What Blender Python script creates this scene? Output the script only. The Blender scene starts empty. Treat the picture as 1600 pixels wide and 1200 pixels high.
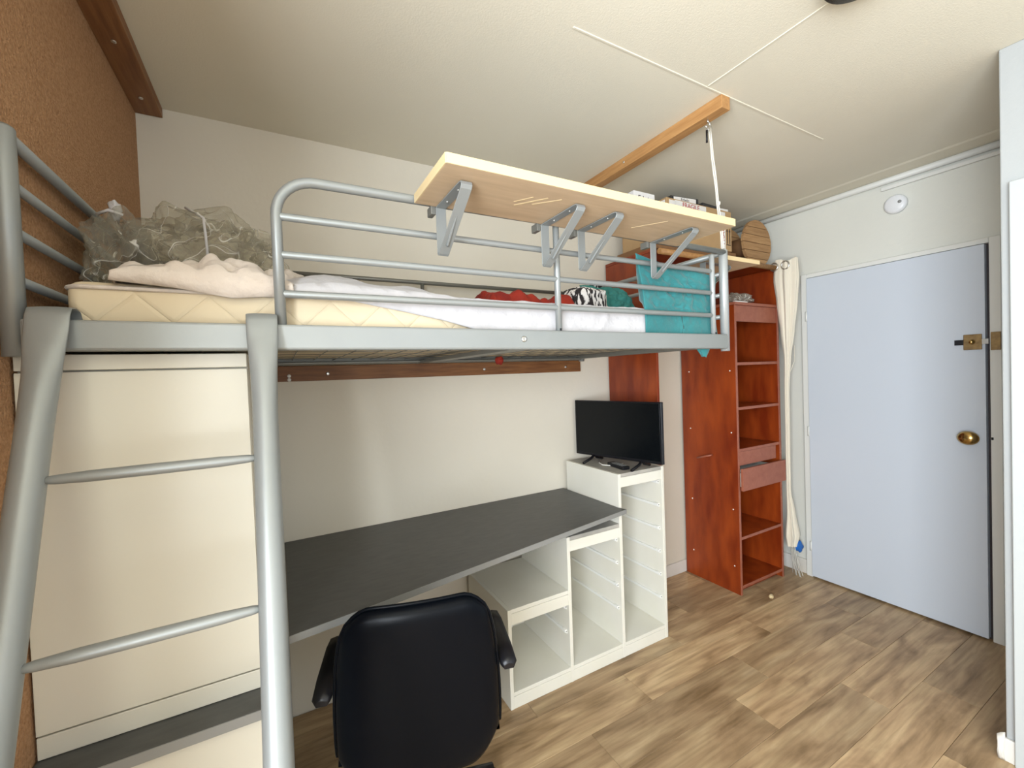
import bpy, bmesh, math, random
from mathutils import Vector, Matrix, noise
C = bpy.context.scene.collection
scene = bpy.context.scene
PI = math.pi
rnd = random.Random(7)

# ------------------------------------------------------------------ camera
cam_data = bpy.data.cameras.new('camera')
cam = bpy.data.objects.new('camera', cam_data); C.objects.link(cam)
yaw, pit, rol = 0.50366125, -0.02189982, -0.03643903
fw = Vector((math.sin(yaw)*math.cos(pit), math.cos(yaw)*math.cos(pit), math.sin(pit)))
rt = Vector((math.cos(yaw), -math.sin(yaw), 0)); up = rt.cross(fw)
r2 = rt*math.cos(rol) + up*math.sin(rol); u2 = -rt*math.sin(rol) + up*math.cos(rol)
cam.matrix_world = Matrix(((r2.x, u2.x, -fw.x, 0), (r2.y, u2.y, -fw.y, 0), (r2.z, u2.z, -fw.z, 1.476), (0, 0, 0, 1)))
cam_data.sensor_width = 36; cam_data.lens = 664.04/1600*36; cam_data.clip_start = 0.02
scene.camera = cam

# ------------------------------------------------------------------ light, world, exposure
world = bpy.data.worlds.new('sky'); scene.world = world; world.use_nodes = True
bg = world.node_tree.nodes['Background']; bg.inputs[0].default_value = (.62, .76, 1, 1); bg.inputs[1].default_value = 1.0
def area(name, loc, direction, sx, sy, power, col):
    d = bpy.data.lights.new(name, 'AREA'); d.shape = 'RECTANGLE'; d.size = sx; d.size_y = sy; d.energy = power; d.color = col
    o = bpy.data.objects.new(name, d); C.objects.link(o); o.location = loc
    o.rotation_euler = Vector(direction).to_track_quat('-Z', 'Y').to_euler(); return o
area('window_and_fill_light', (-1.10, -.75, 1.40), (1, .16, .14), 1.7, 1.4, 135, (.86, .93, 1))
area('window_and_fill_light', (.95, -1.86, 1.45), (0, 1, 0), 1.6, 1.5, 9, (1, .96, .90))  # weak fill light added behind the camera, set at the front window
scene.view_settings.view_transform = 'Standard'; scene.view_settings.look = 'None'
scene.view_settings.exposure = 0.64; scene.view_settings.gamma = 1.0
scene.view_settings.use_curve_mapping = False

# ------------------------------------------------------------------ materials
MATS = {}
def mat(name, col, rough=.6, metal=0, spec=.5, var=None, scale=8, stretch=(1,1,1), bump=0, bscale=60, detail=4,
        emit=None, rnd_amt=0, coat=0, bstretch=(1,1,1), bdist=.002, sheen=0):
    """procedural material; var = second colour mixed in by noise"""
    m = bpy.data.materials.new(name); m.use_nodes = True; MATS[name] = m
    nt = m.node_tree; N = nt.nodes; L = nt.links; b = N['Principled BSDF']
    b.inputs['Base Color'].default_value = (*col, 1); b.inputs['Roughness'].default_value = rough
    b.inputs['Metallic'].default_value = metal; b.inputs['Specular IOR Level'].default_value = spec
    if coat: b.inputs['Coat Weight'].default_value = coat; b.inputs['Coat Roughness'].default_value = .15
    if sheen: b.inputs['Sheen Weight'].default_value = sheen
    tc = N.new('ShaderNodeTexCoord')
    if var or rnd_amt:
        mp = N.new('ShaderNodeMapping'); mp.inputs['Scale'].default_value = stretch; L.new(tc.outputs['Object'], mp.inputs[0])
        nz = N.new('ShaderNodeTexNoise'); nz.inputs['Scale'].default_value = scale; nz.inputs['Detail'].default_value = detail
        nz.noise_dimensions = '4D'
        oi = N.new('ShaderNodeObjectInfo'); ml = N.new('ShaderNodeMath'); ml.operation = 'MULTIPLY'; ml.inputs[1].default_value = 37.0
        L.new(oi.outputs['Random'], ml.inputs[0]); L.new(ml.outputs[0], nz.inputs['W'])
        L.new(mp.outputs[0], nz.inputs['Vector'])
        rp = N.new('ShaderNodeValToRGB'); rp.color_ramp.elements[0].position = .32; rp.color_ramp.elements[1].position = .68
        L.new(nz.outputs['Fac'], rp.inputs[0])
        rp.color_ramp.elements[0].color = (*col, 1); rp.color_ramp.elements[1].color = (*(var or col), 1)
        last = rp.outputs[0]
        if rnd_amt:
            hs = N.new('ShaderNodeHueSaturation'); mr = N.new('ShaderNodeMapRange')
            mr.inputs['To Min'].default_value = 1-rnd_amt; mr.inputs['To Max'].default_value = 1+rnd_amt
            L.new(oi.outputs['Random'], mr.inputs[0]); L.new(mr.outputs[0], hs.inputs['Value']); L.new(last, hs.inputs['Color']); last = hs.outputs[0]
        L.new(last, b.inputs['Base Color'])
    if bump:
        mp2 = N.new('ShaderNodeMapping'); mp2.inputs['Scale'].default_value = bstretch; L.new(tc.outputs['Object'], mp2.inputs[0])
        n2 = N.new('ShaderNodeTexNoise'); n2.inputs['Scale'].default_value = bscale; n2.inputs['Detail'].default_value = 5
        L.new(mp2.outputs[0], n2.inputs['Vector'])
        bp = N.new('ShaderNodeBump'); bp.inputs['Strength'].default_value = bump; bp.inputs['Distance'].default_value = bdist
        L.new(n2.outputs['Fac'], bp.inputs['Height']); L.new(bp.outputs[0], b.inputs['Normal'])
    if emit: b.inputs['Emission Color'].default_value = (*emit, 1); b.inputs['Emission Strength'].default_value = 1
    return m
wall_w = mat('wall_paint', (.66, .61, .51), .75, var=(.69, .645, .55), scale=1.5, bump=.25, bscale=45, bdist=.003)
wall_r = mat('door_wall_paint', (.63, .63, .57), .6, var=(.66, .66, .60), scale=2, bump=.25, bscale=45, bdist=.003)
ceil_m = mat('ceiling_paint', (.71, .665, .54), .85, var=(.74, .695, .57), scale=2, bump=.3, bscale=180, bdist=.002)
cork = mat('cork_wall', (.33, .165, .07), .95, var=(.48, .27, .135), scale=150, detail=6, bump=1.0, bscale=170, bdist=.006)
door_m = mat('door_paint', (.55, .595, .655), .35, bump=.08, bscale=60)
trim_m = mat('trim_paint', (.68, .68, .64), .45, bump=.08, bscale=40)
skirt_m = mat('skirting_paint', (.70, .68, .64), .5, var=(.62, .59, .53), scale=5)
silver = mat('silver_paint', (.25, .265, .26), .42, metal=.35, var=(.28, .295, .29), scale=5, bump=.06, bscale=140)
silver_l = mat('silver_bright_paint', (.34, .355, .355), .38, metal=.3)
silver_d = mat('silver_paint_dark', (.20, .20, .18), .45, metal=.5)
steel = mat('zinc_steel', (.62, .61, .58), .3, metal=.95)
gold = mat('brass', (.50, .33, .12), .22, metal=1)
bronze = mat('aged_brass', (.20, .13, .06), .45, metal=.8, var=(.30, .20, .09), scale=60)
black_metal = mat('black_metal', (.015, .015, .018), .4, metal=.5)
pine = mat('pine_batten', (.36, .17, .055), .55, var=(.50, .27, .10), scale=7, stretch=(12, 1, 12), bump=.2, bscale=20, bstretch=(14, 1, 14))
pine_x = mat('pine_board_dark', (.13, .045, .012), .55, var=(.24, .10, .03), scale=7, stretch=(1, 12, 12), bump=.2, bscale=20, bstretch=(1, 14, 14))
oak_d = mat('stained_beam', (.17, .068, .022), .55, var=(.27, .12, .042), scale=6, stretch=(12, 1, 12), bump=.2, bscale=20, bstretch=(14, 1, 14))
birch = mat('birch_shelf', (.56, .41, .26), .5, var=(.48, .345, .215), scale=6, stretch=(1, 9, 9))
birch_e = mat('birch_edge', (.64, .50, .28), .5)
cherry = mat('cherry_laminate', (.16, .018, .003), .32, var=(.30, .050, .007), scale=5, stretch=(3, 3, .8), detail=6, spec=.5)
cherry_edge = mat('cherry_edge', (.36, .12, .07), .45, var=(.30, .09, .05), scale=30)
white_lam = mat('white_laminate', (.62, .595, .51), .38, bump=.02)
white_tray = mat('white_frame_laminate', (.74, .72, .65), .4, var=(.70, .68, .59), scale=4)
dusty = mat('dusty_white_top', (.30, .29, .26), .6, var=(.42, .40, .36), scale=9, detail=6)
runner_m = mat('plastic_runner', (.80, .80, .77), .3)
desk_m = mat('grey_laminate', (.055, .056, .054), .42, var=(.075, .075, .072), scale=60, stretch=(.3, 1, 1), bump=.05, bscale=200)
desk_e = mat('grey_laminate_edge', (.24, .24, .23), .4)
tv_m = mat('tv_plastic', (.006, .006, .008), .35, spec=.25)
tv_s = mat('tv_screen', (.002, .003, .004), .18, spec=.25)
leather = mat('black_leather', (.002, .003, .005), .30, spec=.10, bump=.12, bscale=260, bdist=.001)
plast_b = mat('black_plastic', (.006, .006, .008), .35, spec=.3)
rope_m = mat('white_rope', (.72, .69, .60), .8, bump=.6, bscale=400)
card = mat('cardboard', (.42, .27, .13), .8, var=(.46, .30, .15), scale=12)
card_d = mat('cardboard_dark', (.22, .11, .045), .8)
paper = mat('white_card', (.78, .76, .72), .6)
dark_card = mat('black_card', (.03, .03, .03), .5)
red_ink = mat('red_ink', (.45, .07, .06), .6)
black_ink = mat('black_ink', (.03, .02, .02), .6)
drum_w = mat('drum_wood', (.33, .175, .07), .7, var=(.46, .27, .12), scale=8, stretch=(1, 9, 9), bump=.3, bscale=30, bstretch=(1, 8, 8), rnd_amt=.15)
curt = mat('cream_cotton', (.72, .66, .54), .85, bump=.3, bscale=300, sheen=.2)
sheet_m = mat('white_cotton', (.47, .455, .46), .85, bump=.7, bscale=14, bdist=.015, sheen=.2)
duvet_m = mat('off_white_cotton', (.54, .46, .39), .85, var=(.62, .56, .50), scale=7, bump=.8, bscale=22, bdist=.014, sheen=.2)
teal_m = mat('turquoise_cotton', (.014, .135, .14), .8, var=(.02, .18, .185), scale=6, bump=.8, bscale=8, bdist=.03, sheen=.2)
teal_d = mat('green_teal_cotton', (.03, .19, .17), .8, bump=.4, bscale=20, bdist=.008)
red_m = mat('red_cotton', (.33, .020, .003), .8, var=(.20, .008, .003), scale=14, bump=.8, bscale=24, bdist=.01)
blue_m = mat('blue_plastic', (.01, .13, .48), .5)
bulb_m = mat('cable_white', (.8, .78, .72), .4)
lamp_b = mat('black_gloss', (.008, .008, .01), .2)
detector_m = mat('detector_plastic', (.72, .73, .74), .35)
fringe_m = mat('fringe_cord', (.6, .58, .52), .8)

def plank_material():
    m = bpy.data.materials.new('vinyl_plank'); m.use_nodes = True; nt = m.node_tree; N = nt.nodes; L = nt.links
    b = N['Principled BSDF']; b.inputs['Roughness'].default_value = .42
    tc = N.new('ShaderNodeTexCoord'); oi = N.new('ShaderNodeObjectInfo')
    mu = N.new('ShaderNodeMath'); mu.operation = 'MULTIPLY'; mu.inputs[1].default_value = 53; L.new(oi.outputs['Random'], mu.inputs[0])
    def nz(scale, st, detail, dist):
        mp = N.new('ShaderNodeMapping'); mp.inputs['Scale'].default_value = st; L.new(tc.outputs['Object'], mp.inputs[0])
        n = N.new('ShaderNodeTexNoise'); n.noise_dimensions = '4D'; n.inputs['Scale'].default_value = scale
        n.inputs['Detail'].default_value = detail; n.inputs['Distortion'].default_value = dist
        L.new(mp.outputs[0], n.inputs['Vector']); L.new(mu.outputs[0], n.inputs['W']); return n
    a = nz(3.2, (1, 4.5, 1), 9, .7); c = nz(11, (.30, 6, 1), 7, .3)
    r = N.new('ShaderNodeValToRGB'); e = r.color_ramp.elements
    e[0].position = .30; e[0].color = (.23, .142, .064, 1); e[1].position = .72; e[1].color = (.62, .455, .27, 1)
    k = e.new(.47); k.color = (.43, .285, .155, 1); k2 = e.new(.60); k2.color = (.53, .372, .205, 1)
    L.new(a.outputs['Fac'], r.inputs[0])
    mx = N.new('ShaderNodeMix'); mx.data_type = 'RGBA'; mx.blend_type = 'MULTIPLY'; mx.inputs['Factor'].default_value = .85
    r2_ = N.new('ShaderNodeValToRGB'); r2_.color_ramp.elements[0].position = .3; r2_.color_ramp.elements[0].color = (.62, .60, .56, 1)
    r2_.color_ramp.elements[1].position = .6; r2_.color_ramp.elements[1].color = (1, 1, 1, 1); L.new(c.outputs['Fac'], r2_.inputs[0])
    L.new(r.outputs[0], mx.inputs['A']); L.new(r2_.outputs[0], mx.inputs['B'])
    hs = N.new('ShaderNodeHueSaturation'); mr = N.new('ShaderNodeMapRange'); mr.inputs['To Min'].default_value = .80; mr.inputs['To Max'].default_value = 1.17
    L.new(oi.outputs['Random'], mr.inputs[0]); L.new(mr.outputs[0], hs.inputs['Value']); L.new(mx.outputs['Result'], hs.inputs['Color'])
    L.new(hs.outputs[0], b.inputs['Base Color'])
    bp = N.new('ShaderNodeBump'); bp.inputs['Strength'].default_value = .12; bp.inputs['Distance'].default_value = .001
    L.new(c.outputs['Fac'], bp.inputs['Height']); L.new(bp.outputs[0], b.inputs['Normal'])
    return m
inner_m = mat('partition_paint', (.38, .395, .395), .6, bump=.25, bscale=60, bdist=.003)
print_m = mat('grey_print_card', (.42, .41, .40), .6)
plank_m = plank_material()

def quilt_material():
    m = mat('quilted_cream', (.60, .50, .34), .8, var=(.64, .54, .38), scale=4)
    nt = m.node_tree; N = nt.nodes; L = nt.links; b = N['Principled BSDF']
    tc = N.new('ShaderNodeTexCoord'); sx = N.new('ShaderNodeSeparateXYZ'); L.new(tc.outputs['Object'], sx.inputs[0])
    def mth(op, *a):
        n = N.new('ShaderNodeMath'); n.operation = op
        for i, v in enumerate(a):
            if hasattr(v, 'is_output'): L.new(v, n.inputs[i])
            else: n.inputs[i].default_value = v
        return n.outputs[0]
    s = mth('ADD', sx.outputs['Z'], sx.outputs['Y'])        # runs on over the edge
    outs = []
    for sg in (1, -1):
        t = mth('ADD', mth('MULTIPLY', sx.outputs['X'], 8.0*sg), mth('MULTIPLY', s, 8.0))
        f = mth('ABSOLUTE', mth('SUBTRACT', mth('FRACT', t), .5))   # 0 at groove
        outs.append(mth('MINIMUM', mth('MULTIPLY', f, 12.0), 1.0))
    h = mth('POWER', mth('MULTIPLY', outs[0], outs[1]), .5)
    bp = N.new('ShaderNodeBump'); bp.inputs['Strength'].default_value = .6; bp.inputs['Distance'].default_value = .004
    L.new(h, bp.inputs['Height']); L.new(bp.outputs[0], b.inputs['Normal']); return m
quilt_m = quilt_material()

def fleece_material():
    m = mat('black_white_fleece', (.02, .015, .015), .95, var=(.72, .68, .64), scale=42, stretch=(1.9, 1, .55), bump=.8, bscale=60, bdist=.01)
    for n in m.node_tree.nodes:
        if n.type == 'VALTORGB': n.color_ramp.elements[0].position = .49; n.color_ramp.elements[1].position = .53
    return m
fleece_m = fleece_material()

def film_material(name='clear_film', opac=.27):
    m = bpy.data.materials.new(name); m.use_nodes = True; nt = m.node_tree; N = nt.nodes; L = nt.links
    for n in list(N):
        if n.type == 'BSDF_PRINCIPLED': N.remove(n)
    out = [n for n in N if n.type == 'OUTPUT_MATERIAL'][0]
    tr = N.new('ShaderNodeBsdfTransparent'); tr.inputs[0].default_value = (.93, .92, .88, 1)
    gl = N.new('ShaderNodeBsdfPrincipled'); gl.inputs['Base Color'].default_value = (.45, .42, .35, 1); gl.inputs['Roughness'].default_value = .10
    gl.inputs['Specular IOR Level'].default_value = 1.0
    tc = N.new('ShaderNodeTexCoord'); mp = N.new('ShaderNodeMapping'); mp.inputs['Scale'].default_value = (9, 9, 5); L.new(tc.outputs['Object'], mp.inputs[0])
    nz = N.new('ShaderNodeTexNoise'); nz.inputs['Scale'].default_value = 1; nz.inputs['Detail'].default_value = 3; nz.inputs['Distortion'].default_value = 2.5
    L.new(mp.outputs[0], nz.inputs['Vector'])
    bp = N.new('ShaderNodeBump'); bp.inputs['Strength'].default_value = .5; bp.inputs['Distance'].default_value = .02
    L.new(nz.outputs['Fac'], bp.inputs['Height']); L.new(bp.outputs[0], gl.inputs['Normal'])
    lw = N.new('ShaderNodeLayerWeight'); lw.inputs['Blend'].default_value = .35; L.new(bp.outputs[0], lw.inputs['Normal'])
    mr = N.new('ShaderNodeMapRange'); mr.inputs['To Min'].default_value = opac*.35; mr.inputs['To Max'].default_value = min(1, opac*2.0); L.new(lw.outputs['Facing'], mr.inputs[0])
    n3 = N.new('ShaderNodeTexNoise'); n3.inputs['Scale'].default_value = 11; n3.inputs['Detail'].default_value = 0; n3.inputs['Distortion'].default_value = .4; L.new(tc.outputs['Object'], n3.inputs['Vector'])
    r3 = N.new('ShaderNodeValToRGB'); e3 = r3.color_ramp.elements; e3[0].position = .485; e3[0].color = (0, 0, 0, 1); e3[1].position = .515; e3[1].color = (0, 0, 0, 1); k3 = e3.new(.5); k3.color = (1, 1, 1, 1)  # stress-whitened creases, also painted in as highlights on the film
    L.new(n3.outputs['Fac'], r3.inputs[0])
    m3 = N.new('ShaderNodeMath'); m3.operation = 'MULTIPLY_ADD'; m3.inputs[1].default_value = .38; m3.use_clamp = True; L.new(r3.outputs[0], m3.inputs[0]); L.new(mr.outputs[0], m3.inputs[2])
    c3 = N.new('ShaderNodeMix'); c3.data_type = 'RGBA'; c3.inputs['A'].default_value = gl.inputs['Base Color'].default_value; c3.inputs['B'].default_value = (.9, .88, .82, 1); L.new(r3.outputs[0], c3.inputs['Factor']); L.new(c3.outputs['Result'], gl.inputs['Base Color'])
    mx = N.new('ShaderNodeMixShader'); L.new(m3.outputs[0], mx.inputs[0]); L.new(tr.outputs[0], mx.inputs[1]); L.new(gl.outputs[0], mx.inputs[2])
    L.new(mx.outputs[0], out.inputs['Surface']); return m
film_m = film_material()

# ------------------------------------------------------------------ geometry helpers
def link(name, bm, m, parent=None, smooth=False, bevel=0, seg=2):
    me = bpy.data.meshes.new(name); bm.normal_update(); bm.to_mesh(me); bm.free()
    if isinstance(m, (list, tuple)):
        for x in m: me.materials.append(x)
    else: me.materials.append(m)
    if smooth:
        for p in me.polygons: p.use_smooth = True
    o = bpy.data.objects.new(name, me); C.objects.link(o)
    if parent: o.parent = parent; 
    if parent and parent.matrix_world is not None and parent.get('_loc'):
        pass
    if bevel:
        md = o.modifiers.new('bevel', 'BEVEL'); md.width = bevel; md.segments = seg; md.limit_method = 'ANGLE'; md.harden_normals = False
    return o
def bx(bm, a, b, mi=0):
    x0, y0, z0 = a; x1, y1, z1 = b
    v = [bm.verts.new(p) for p in ((x0,y0,z0),(x1,y0,z0),(x1,y1,z0),(x0,y1,z0),(x0,y0,z1),(x1,y0,z1),(x1,y1,z1),(x0,y1,z1))]
    for f in ((3,2,1,0),(4,5,6,7),(0,1,5,4),(1,2,6,5),(2,3,7,6),(3,0,4,7)):
        fc = bm.faces.new([v[i] for i in f]); fc.material_index = mi
    return bm
def prism(bm, pts, z0, z1, axis='z'):
    """extrude a 2-D outline; axis z: (x,y), axis y: (x,z), axis x: (y,z)"""
    def P(p, h):
        return (p[0], p[1], h) if axis == 'z' else (p[0], h, p[1]) if axis == 'y' else (h, p[0], p[1])
    a = [bm.verts.new(P(p, z0)) for p in pts]; b = [bm.verts.new(P(p, z1)) for p in pts]
    n = len(pts); bm.faces.new(a[::-1]); bm.faces.new(b)
    for i in range(n): bm.faces.new((a[i], a[(i+1) % n], b[(i+1) % n], b[i]))
    bmesh.ops.recalc_face_normals(bm, faces=bm.faces); return bm
def tube(bm, pts, r, n=12, cap=True, radii=None, closed=False, flat=None):
    pts = [Vector(p) for p in pts]; m = len(pts); rings = []; prev = None
    for i, p in enumerate(pts):
        if closed: t = pts[(i+1) % m] - pts[i-1]
        else: t = (pts[min(i+1, m-1)] - pts[max(i-1, 0)])
        t.normalize()
        if prev is None:
            ref = Vector((0, 0, 1)) if abs(t.z) < .9 else Vector((0, 1, 0)); u = t.cross(ref).normalized()
        else:
            u = prev - t*prev.dot(t); u = u.normalized() if u.length > 1e-6 else prev
        prev = u; w = t.cross(u); rr = radii[i] if radii else r
        rings.append([bm.verts.new(p + u*math.cos(2*PI*k/n)*rr + w*math.sin(2*PI*k/n)*rr) for k in range(n)])
    for i in range(m if closed else m-1):
        A, B = rings[i], rings[(i+1) % m]
        for k in range(n): 
            f = bm.faces.new((A[k], A[(k+1) % n], B[(k+1) % n], B[k])); f.smooth = True
    if cap and not closed: bm.faces.new(rings[0][::-1]); bm.faces.new(rings[-1])
    bmesh.ops.recalc_face_normals(bm, faces=bm.faces); return bm
def lathe(bm, prof, centre=(0,0,0), axis='z', n=24):
    """prof: (radius, height) pairs"""
    rings = []
    for r, h in prof:
        ring = []
        for k in range(n):
            c, s = math.cos(2*PI*k/n)*max(r, 1e-4), math.sin(2*PI*k/n)*max(r, 1e-4)
            p = (c, s, h) if axis == 'z' else (h, c, s) if axis == 'x' else (c, h, s)
            ring.append(bm.verts.new(Vector(centre)+Vector(p)))
        rings.append(ring)
    for A, B in zip(rings, rings[1:]):
        for k in range(n): f = bm.faces.new((A[k], A[(k+1) % n], B[(k+1) % n], B[k])); f.smooth = True
    bm.faces.new(rings[0][::-1]); bm.faces.new(rings[-1])
    bmesh.ops.recalc_face_normals(bm, faces=bm.faces); return bm
def surf(bm, nu, nv, fn):
    g = [[bm.verts.new(fn(i/nu, j/nv)) for j in range(nv+1)] for i in range(nu+1)]
    for i in range(nu):
        for j in range(nv): f = bm.faces.new((g[i][j], g[i+1][j], g[i+1][j+1], g[i][j+1])); f.smooth = True
    return g
def BM(): return bmesh.new()
def box(name, a, b, m, parent=None, bevel=0.0015): return link(name, bx(BM(), a, b), m, parent, bevel=bevel)
def rod(name, pts, r, m, parent=None, n=12, **k): return link(name, tube(BM(), pts, r, n, **k), m, parent)
def tag(o, label, cat, group=None, kind=None):
    o['label'] = label; o['category'] = cat
    if group: o['group'] = group
    if kind: o['kind'] = kind
    return o
def struct(o): o['kind'] = 'structure'; return o
def thing(name, label, cat, loc, rz=0, group=None):
    o = bpy.data.objects.new(name, None); C.objects.link(o); o.location = loc; o.rotation_euler = (0, 0, rz); o.empty_display_size = .05
    tag(o, label, cat, group); return o
def place(parent, *children):
    """children were modelled in world space: keep them there under an unrotated parent"""
    for c in children:
        c.parent = parent; c.location = -Vector(parent.location)
def W(name, label, cat, loc, group=None):
    """thing whose parts are modelled in world coordinates"""
    t = thing(name, label, cat, loc, 0, group)
    def add(o): o.parent = t; o.location = Vector(o.location) - Vector(t.location); return o
    return t, add
def arc(c, r, a0, a1, n, plane='xz'):
    out = []
    for i in range(n+1):
        a = a0+(a1-a0)*i/n; u, v = math.cos(a)*r, math.sin(a)*r
        out.append((c[0]+u, c[1], c[2]+v) if plane == 'xz' else (c[0]+u, c[1]+v, c[2]) if plane == 'xy' else (c[0], c[1]+u, c[2]+v))
    return out
def fbm(p, s, o=4):
    return noise.fractal(Vector(p)*s, .8, 2.0, o)

# ------------------------------------------------------------------ room shell
XL, XR, YB, YF, H = -.43, 3.218, 2.11, -1.9, 2.56
XF = -1.15            # the room widens to the left behind the camera
fl = struct(box('floor', (XF, YF, -.06), (XR, YB, -.004), black_ink, bevel=0))
wp, Lp = .187, .92
rows = int((YB-YF)/wp)+1
for r in range(rows):
    y1 = YB-.004-r*wp; y0 = max(y1-wp, YF)
    if y1 <= YF+.01: break
    off = [.0, .55, .25, .78, .40, .12, .66][r % 7]*Lp
    x = XF-Lp+off
    while x < XR:
        a, b_ = max(x, XF), min(x+Lp, XR)
        if b_-a > .02:
            me_o = box('plank', (a-(a+b_)/2+.0006, -(y1-y0)/2+.0006, -.004), (b_-(a+b_)/2-.0006, (y1-y0)/2-.0006, rnd.uniform(-.0003, .0003)), plank_m, bevel=.0008)
            me_o.modifiers[0].segments = 1
            me_o.location = ((a+b_)/2, (y0+y1)/2, 0); me_o.parent = fl
        x += Lp
ce = struct(box('ceiling', (XF, YF, H), (XR, YB, H+.08), ceil_m, bevel=0))
for nm, a, b_ in (('joint_ridge', (.86, 1.074, H-.0025), (2.36, 1.081, H+.001)), ('joint_ridge', (1.497, .55, H-.0025), (1.503, 1.07, H+.001))):
    o = link(nm, bx(BM(), a, b_), ceil_m, bevel=.001); o.parent = ce
wb = struct(box('wall_back', (XL, YB, -.06), (XR, YB+.1, H), wall_w, bevel=0))
# left wall (textured brown) with its unseen front end lengthened to shade the cupboard, then the window bay return
struct(link('wall_left', bx(BM(), (XL-.1, .36, -.06), (XL, YB, H)), cork))
struct(box('wall_front_left', (XF, .36, -.06), (XL-.1, .65, H), wall_w, bevel=0))
bm = BM()
for a, b_ in (((XF-.1, YF, -.06), (XF, .65, .75)), ((XF-.1, YF, 2.15), (XF, .65, H)), ((XF-.1, YF, .75), (XF, -1.6, 2.15)), ((XF-.1, .1, .75), (XF, .65, 2.15))): bx(bm, a, b_)
struct(link('wall_window_side', bm, wall_w))
bm = BM()
for z0, z1, y0, y1 in ((.75, .80, -1.6, .1), (2.10, 2.15, -1.6, .1), (.8, 2.1, -1.6, -1.55), (.8, 2.1, .05, .1), (.8, 2.1, -.775, -.725)): bx(bm, (XF-.06, y0, z0), (XF-.01, y1, z1))
struct(link('window_1', bm, trim_m, bevel=.003))
struct(box('wall_right', (XR, YF, -.06), (XR+.1, YB, H), wall_r, bevel=0))
bm = BM()
for a, b_ in (((XF, YF-.1, -.06), (.1, YF, H)), ((1.8, YF-.1, -.06), (XR, YF, H)), ((.1, YF-.1, -.06), (1.8, YF, .65)), ((.1, YF-.1, 2.25), (1.8, YF, H))): bx(bm, a, b_)
struct(link('wall_front', bm, wall_w))
bm = BM()
for x0, x1, z0, z1 in ((.1, 1.8, .65, .7), (.1, 1.8, 2.2, 2.25), (.1, .15, .7, 2.2), (1.75, 1.8, .7, 2.2), (.925, .975, .7, 2.2)): bx(bm, (x0, YF-.06, z0), (x1, YF-.01, z1))
struct(link('window_2', bm, trim_m, bevel=.003))
# partition block at the right edge of the picture, with its own doorway
struct(box('wall_inner', (2.28, YF, 0), (XR, .487, H), inner_m, bevel=.004))
d2 = struct(box('door_2', (2.266, -.36, 0), (2.282, .40, 2.04), inner_m))
bm = BM(); bx(bm, (2.258, .40, 0), (2.285, .462, 2.085)); bx(bm, (2.258, -.42, 0), (2.285, -.36, 2.085)); bx(bm, (2.258, -.36, 2.04), (2.285, .40, 2.085))
o = link('door_frame', bm, mat('inner_frame_paint', (.46, .485, .485), .4), bevel=.003); o.parent = d2
o = rod('door_handle', [(2.27, -.28, 1.03), (2.235, -.28, 1.03), (2.225, -.27, 1.03), (2.225, -.17, 1.03)], .008, steel); o.parent = d2
# skirting
struct(box('baseboard_back', (1.835, YB-.015, 0), (2.552, YB, .085), skirt_m, bevel=.003))
struct(box('baseboard_left', (XL, .66, 0), (XL+.014, 1.06, .085), skirt_m, bevel=.003))
struct(box('baseboard_right', (XR-.014, 1.612, 0), (XR, YB, .10), skirt_m, bevel=.003))
sk = struct(link('baseboard_inner', bx(BM(), (2.268, .38, 0), (2.28, .50, .085)), skirt_m, bevel=.003))
bm = BM()
g = surf(bm, 8, 6, lambda u, v: (2.272-.012*math.sin(v*PI)-.006*u,   .487+.018*math.sin(u*2.6)+.004*fbm((u, v, 0), 4), .105*v*(1-.25*u)+.0))
o = link('peeled_flap', bm, skirt_m); md = o.modifiers.new('s', 'SOLIDIFY'); md.thickness = .003; o.parent = sk

# entrance door
dr = struct(box('door_1', (3.178, .735, .012), (3.214, 1.568, 2.055), door_m, bevel=.002))
def dchild(o): o.parent = dr; return o
gapb = dchild(box('door_gap_shade', (3.2155, .722, .0), (3.2175, 1.572, 2.06), black_ink, bevel=0))  # black sheet standing in for the shade inside the door gap
knob = BM(); lathe(knob, [(.012, 0), (.012, -.018), (.022, -.026), (.034, -.038), (.036, -.048), (.028, -.060), (.010, -.066), (.001, -.067)], (3.178, .79, 1.060), 'x', 28)
o = dchild(link('door_knob', knob, gold)); 
for v in o.data.vertices: v.co.y = .79+(v.co.y-.79)*1.18
bm = BM(); bx(bm, (3.166, .745, 1.518), (3.178, .812, 1.598)); lk = dchild(link('bolt_lock', bm, bronze, bevel=.002))
for nm, a, b_, m_ in (('bolt_bar', (3.168, .812, 1.545), (3.178, .846, 1.572), black_metal), ('bolt_bar', (3.168, .722, 1.545), (3.178, .745, 1.572), steel)):
    o = link(nm, bx(BM(), a, b_), m_, bevel=.001); o.parent = lk
o = link('lock_knob', lathe(BM(), [(.009, 0), (.009, -.008), (.014, -.012), (.012, -.022), (.002, -.026)], (3.166, .778, 1.558), 'x', 16), gold); o.parent = lk
for z0 in (1.766, .981, .185):
    o = dchild(link('hinge', tube(BM(), [(3.182, 1.573, z0), (3.182, 1.573, z0+.032), (3.182, 1.573, z0+.034), (3.182, 1.573, z0+.066)], .007, 10), trim_m))
# frame round the door
bm = BM(); bx(bm, (3.188, 1.570, 0), (3.218, 1.607, 2.086)); bx(bm, (3.188, .681, 0), (3.218, .722, 2.086)); bx(bm, (3.188, .722, 2.059), (3.218, 1.570, 2.086))
t1 = struct(link('trim_1', bm, trim_m, bevel=.003))
o = box('lock_keep', (3.176, .682, 1.512), (3.190, .716, 1.604), bronze); o.parent = t1
o = box('latch_stud', (3.184, .712, 1.052), (3.190, .720, 1.066), black_metal); o.parent = t1

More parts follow.
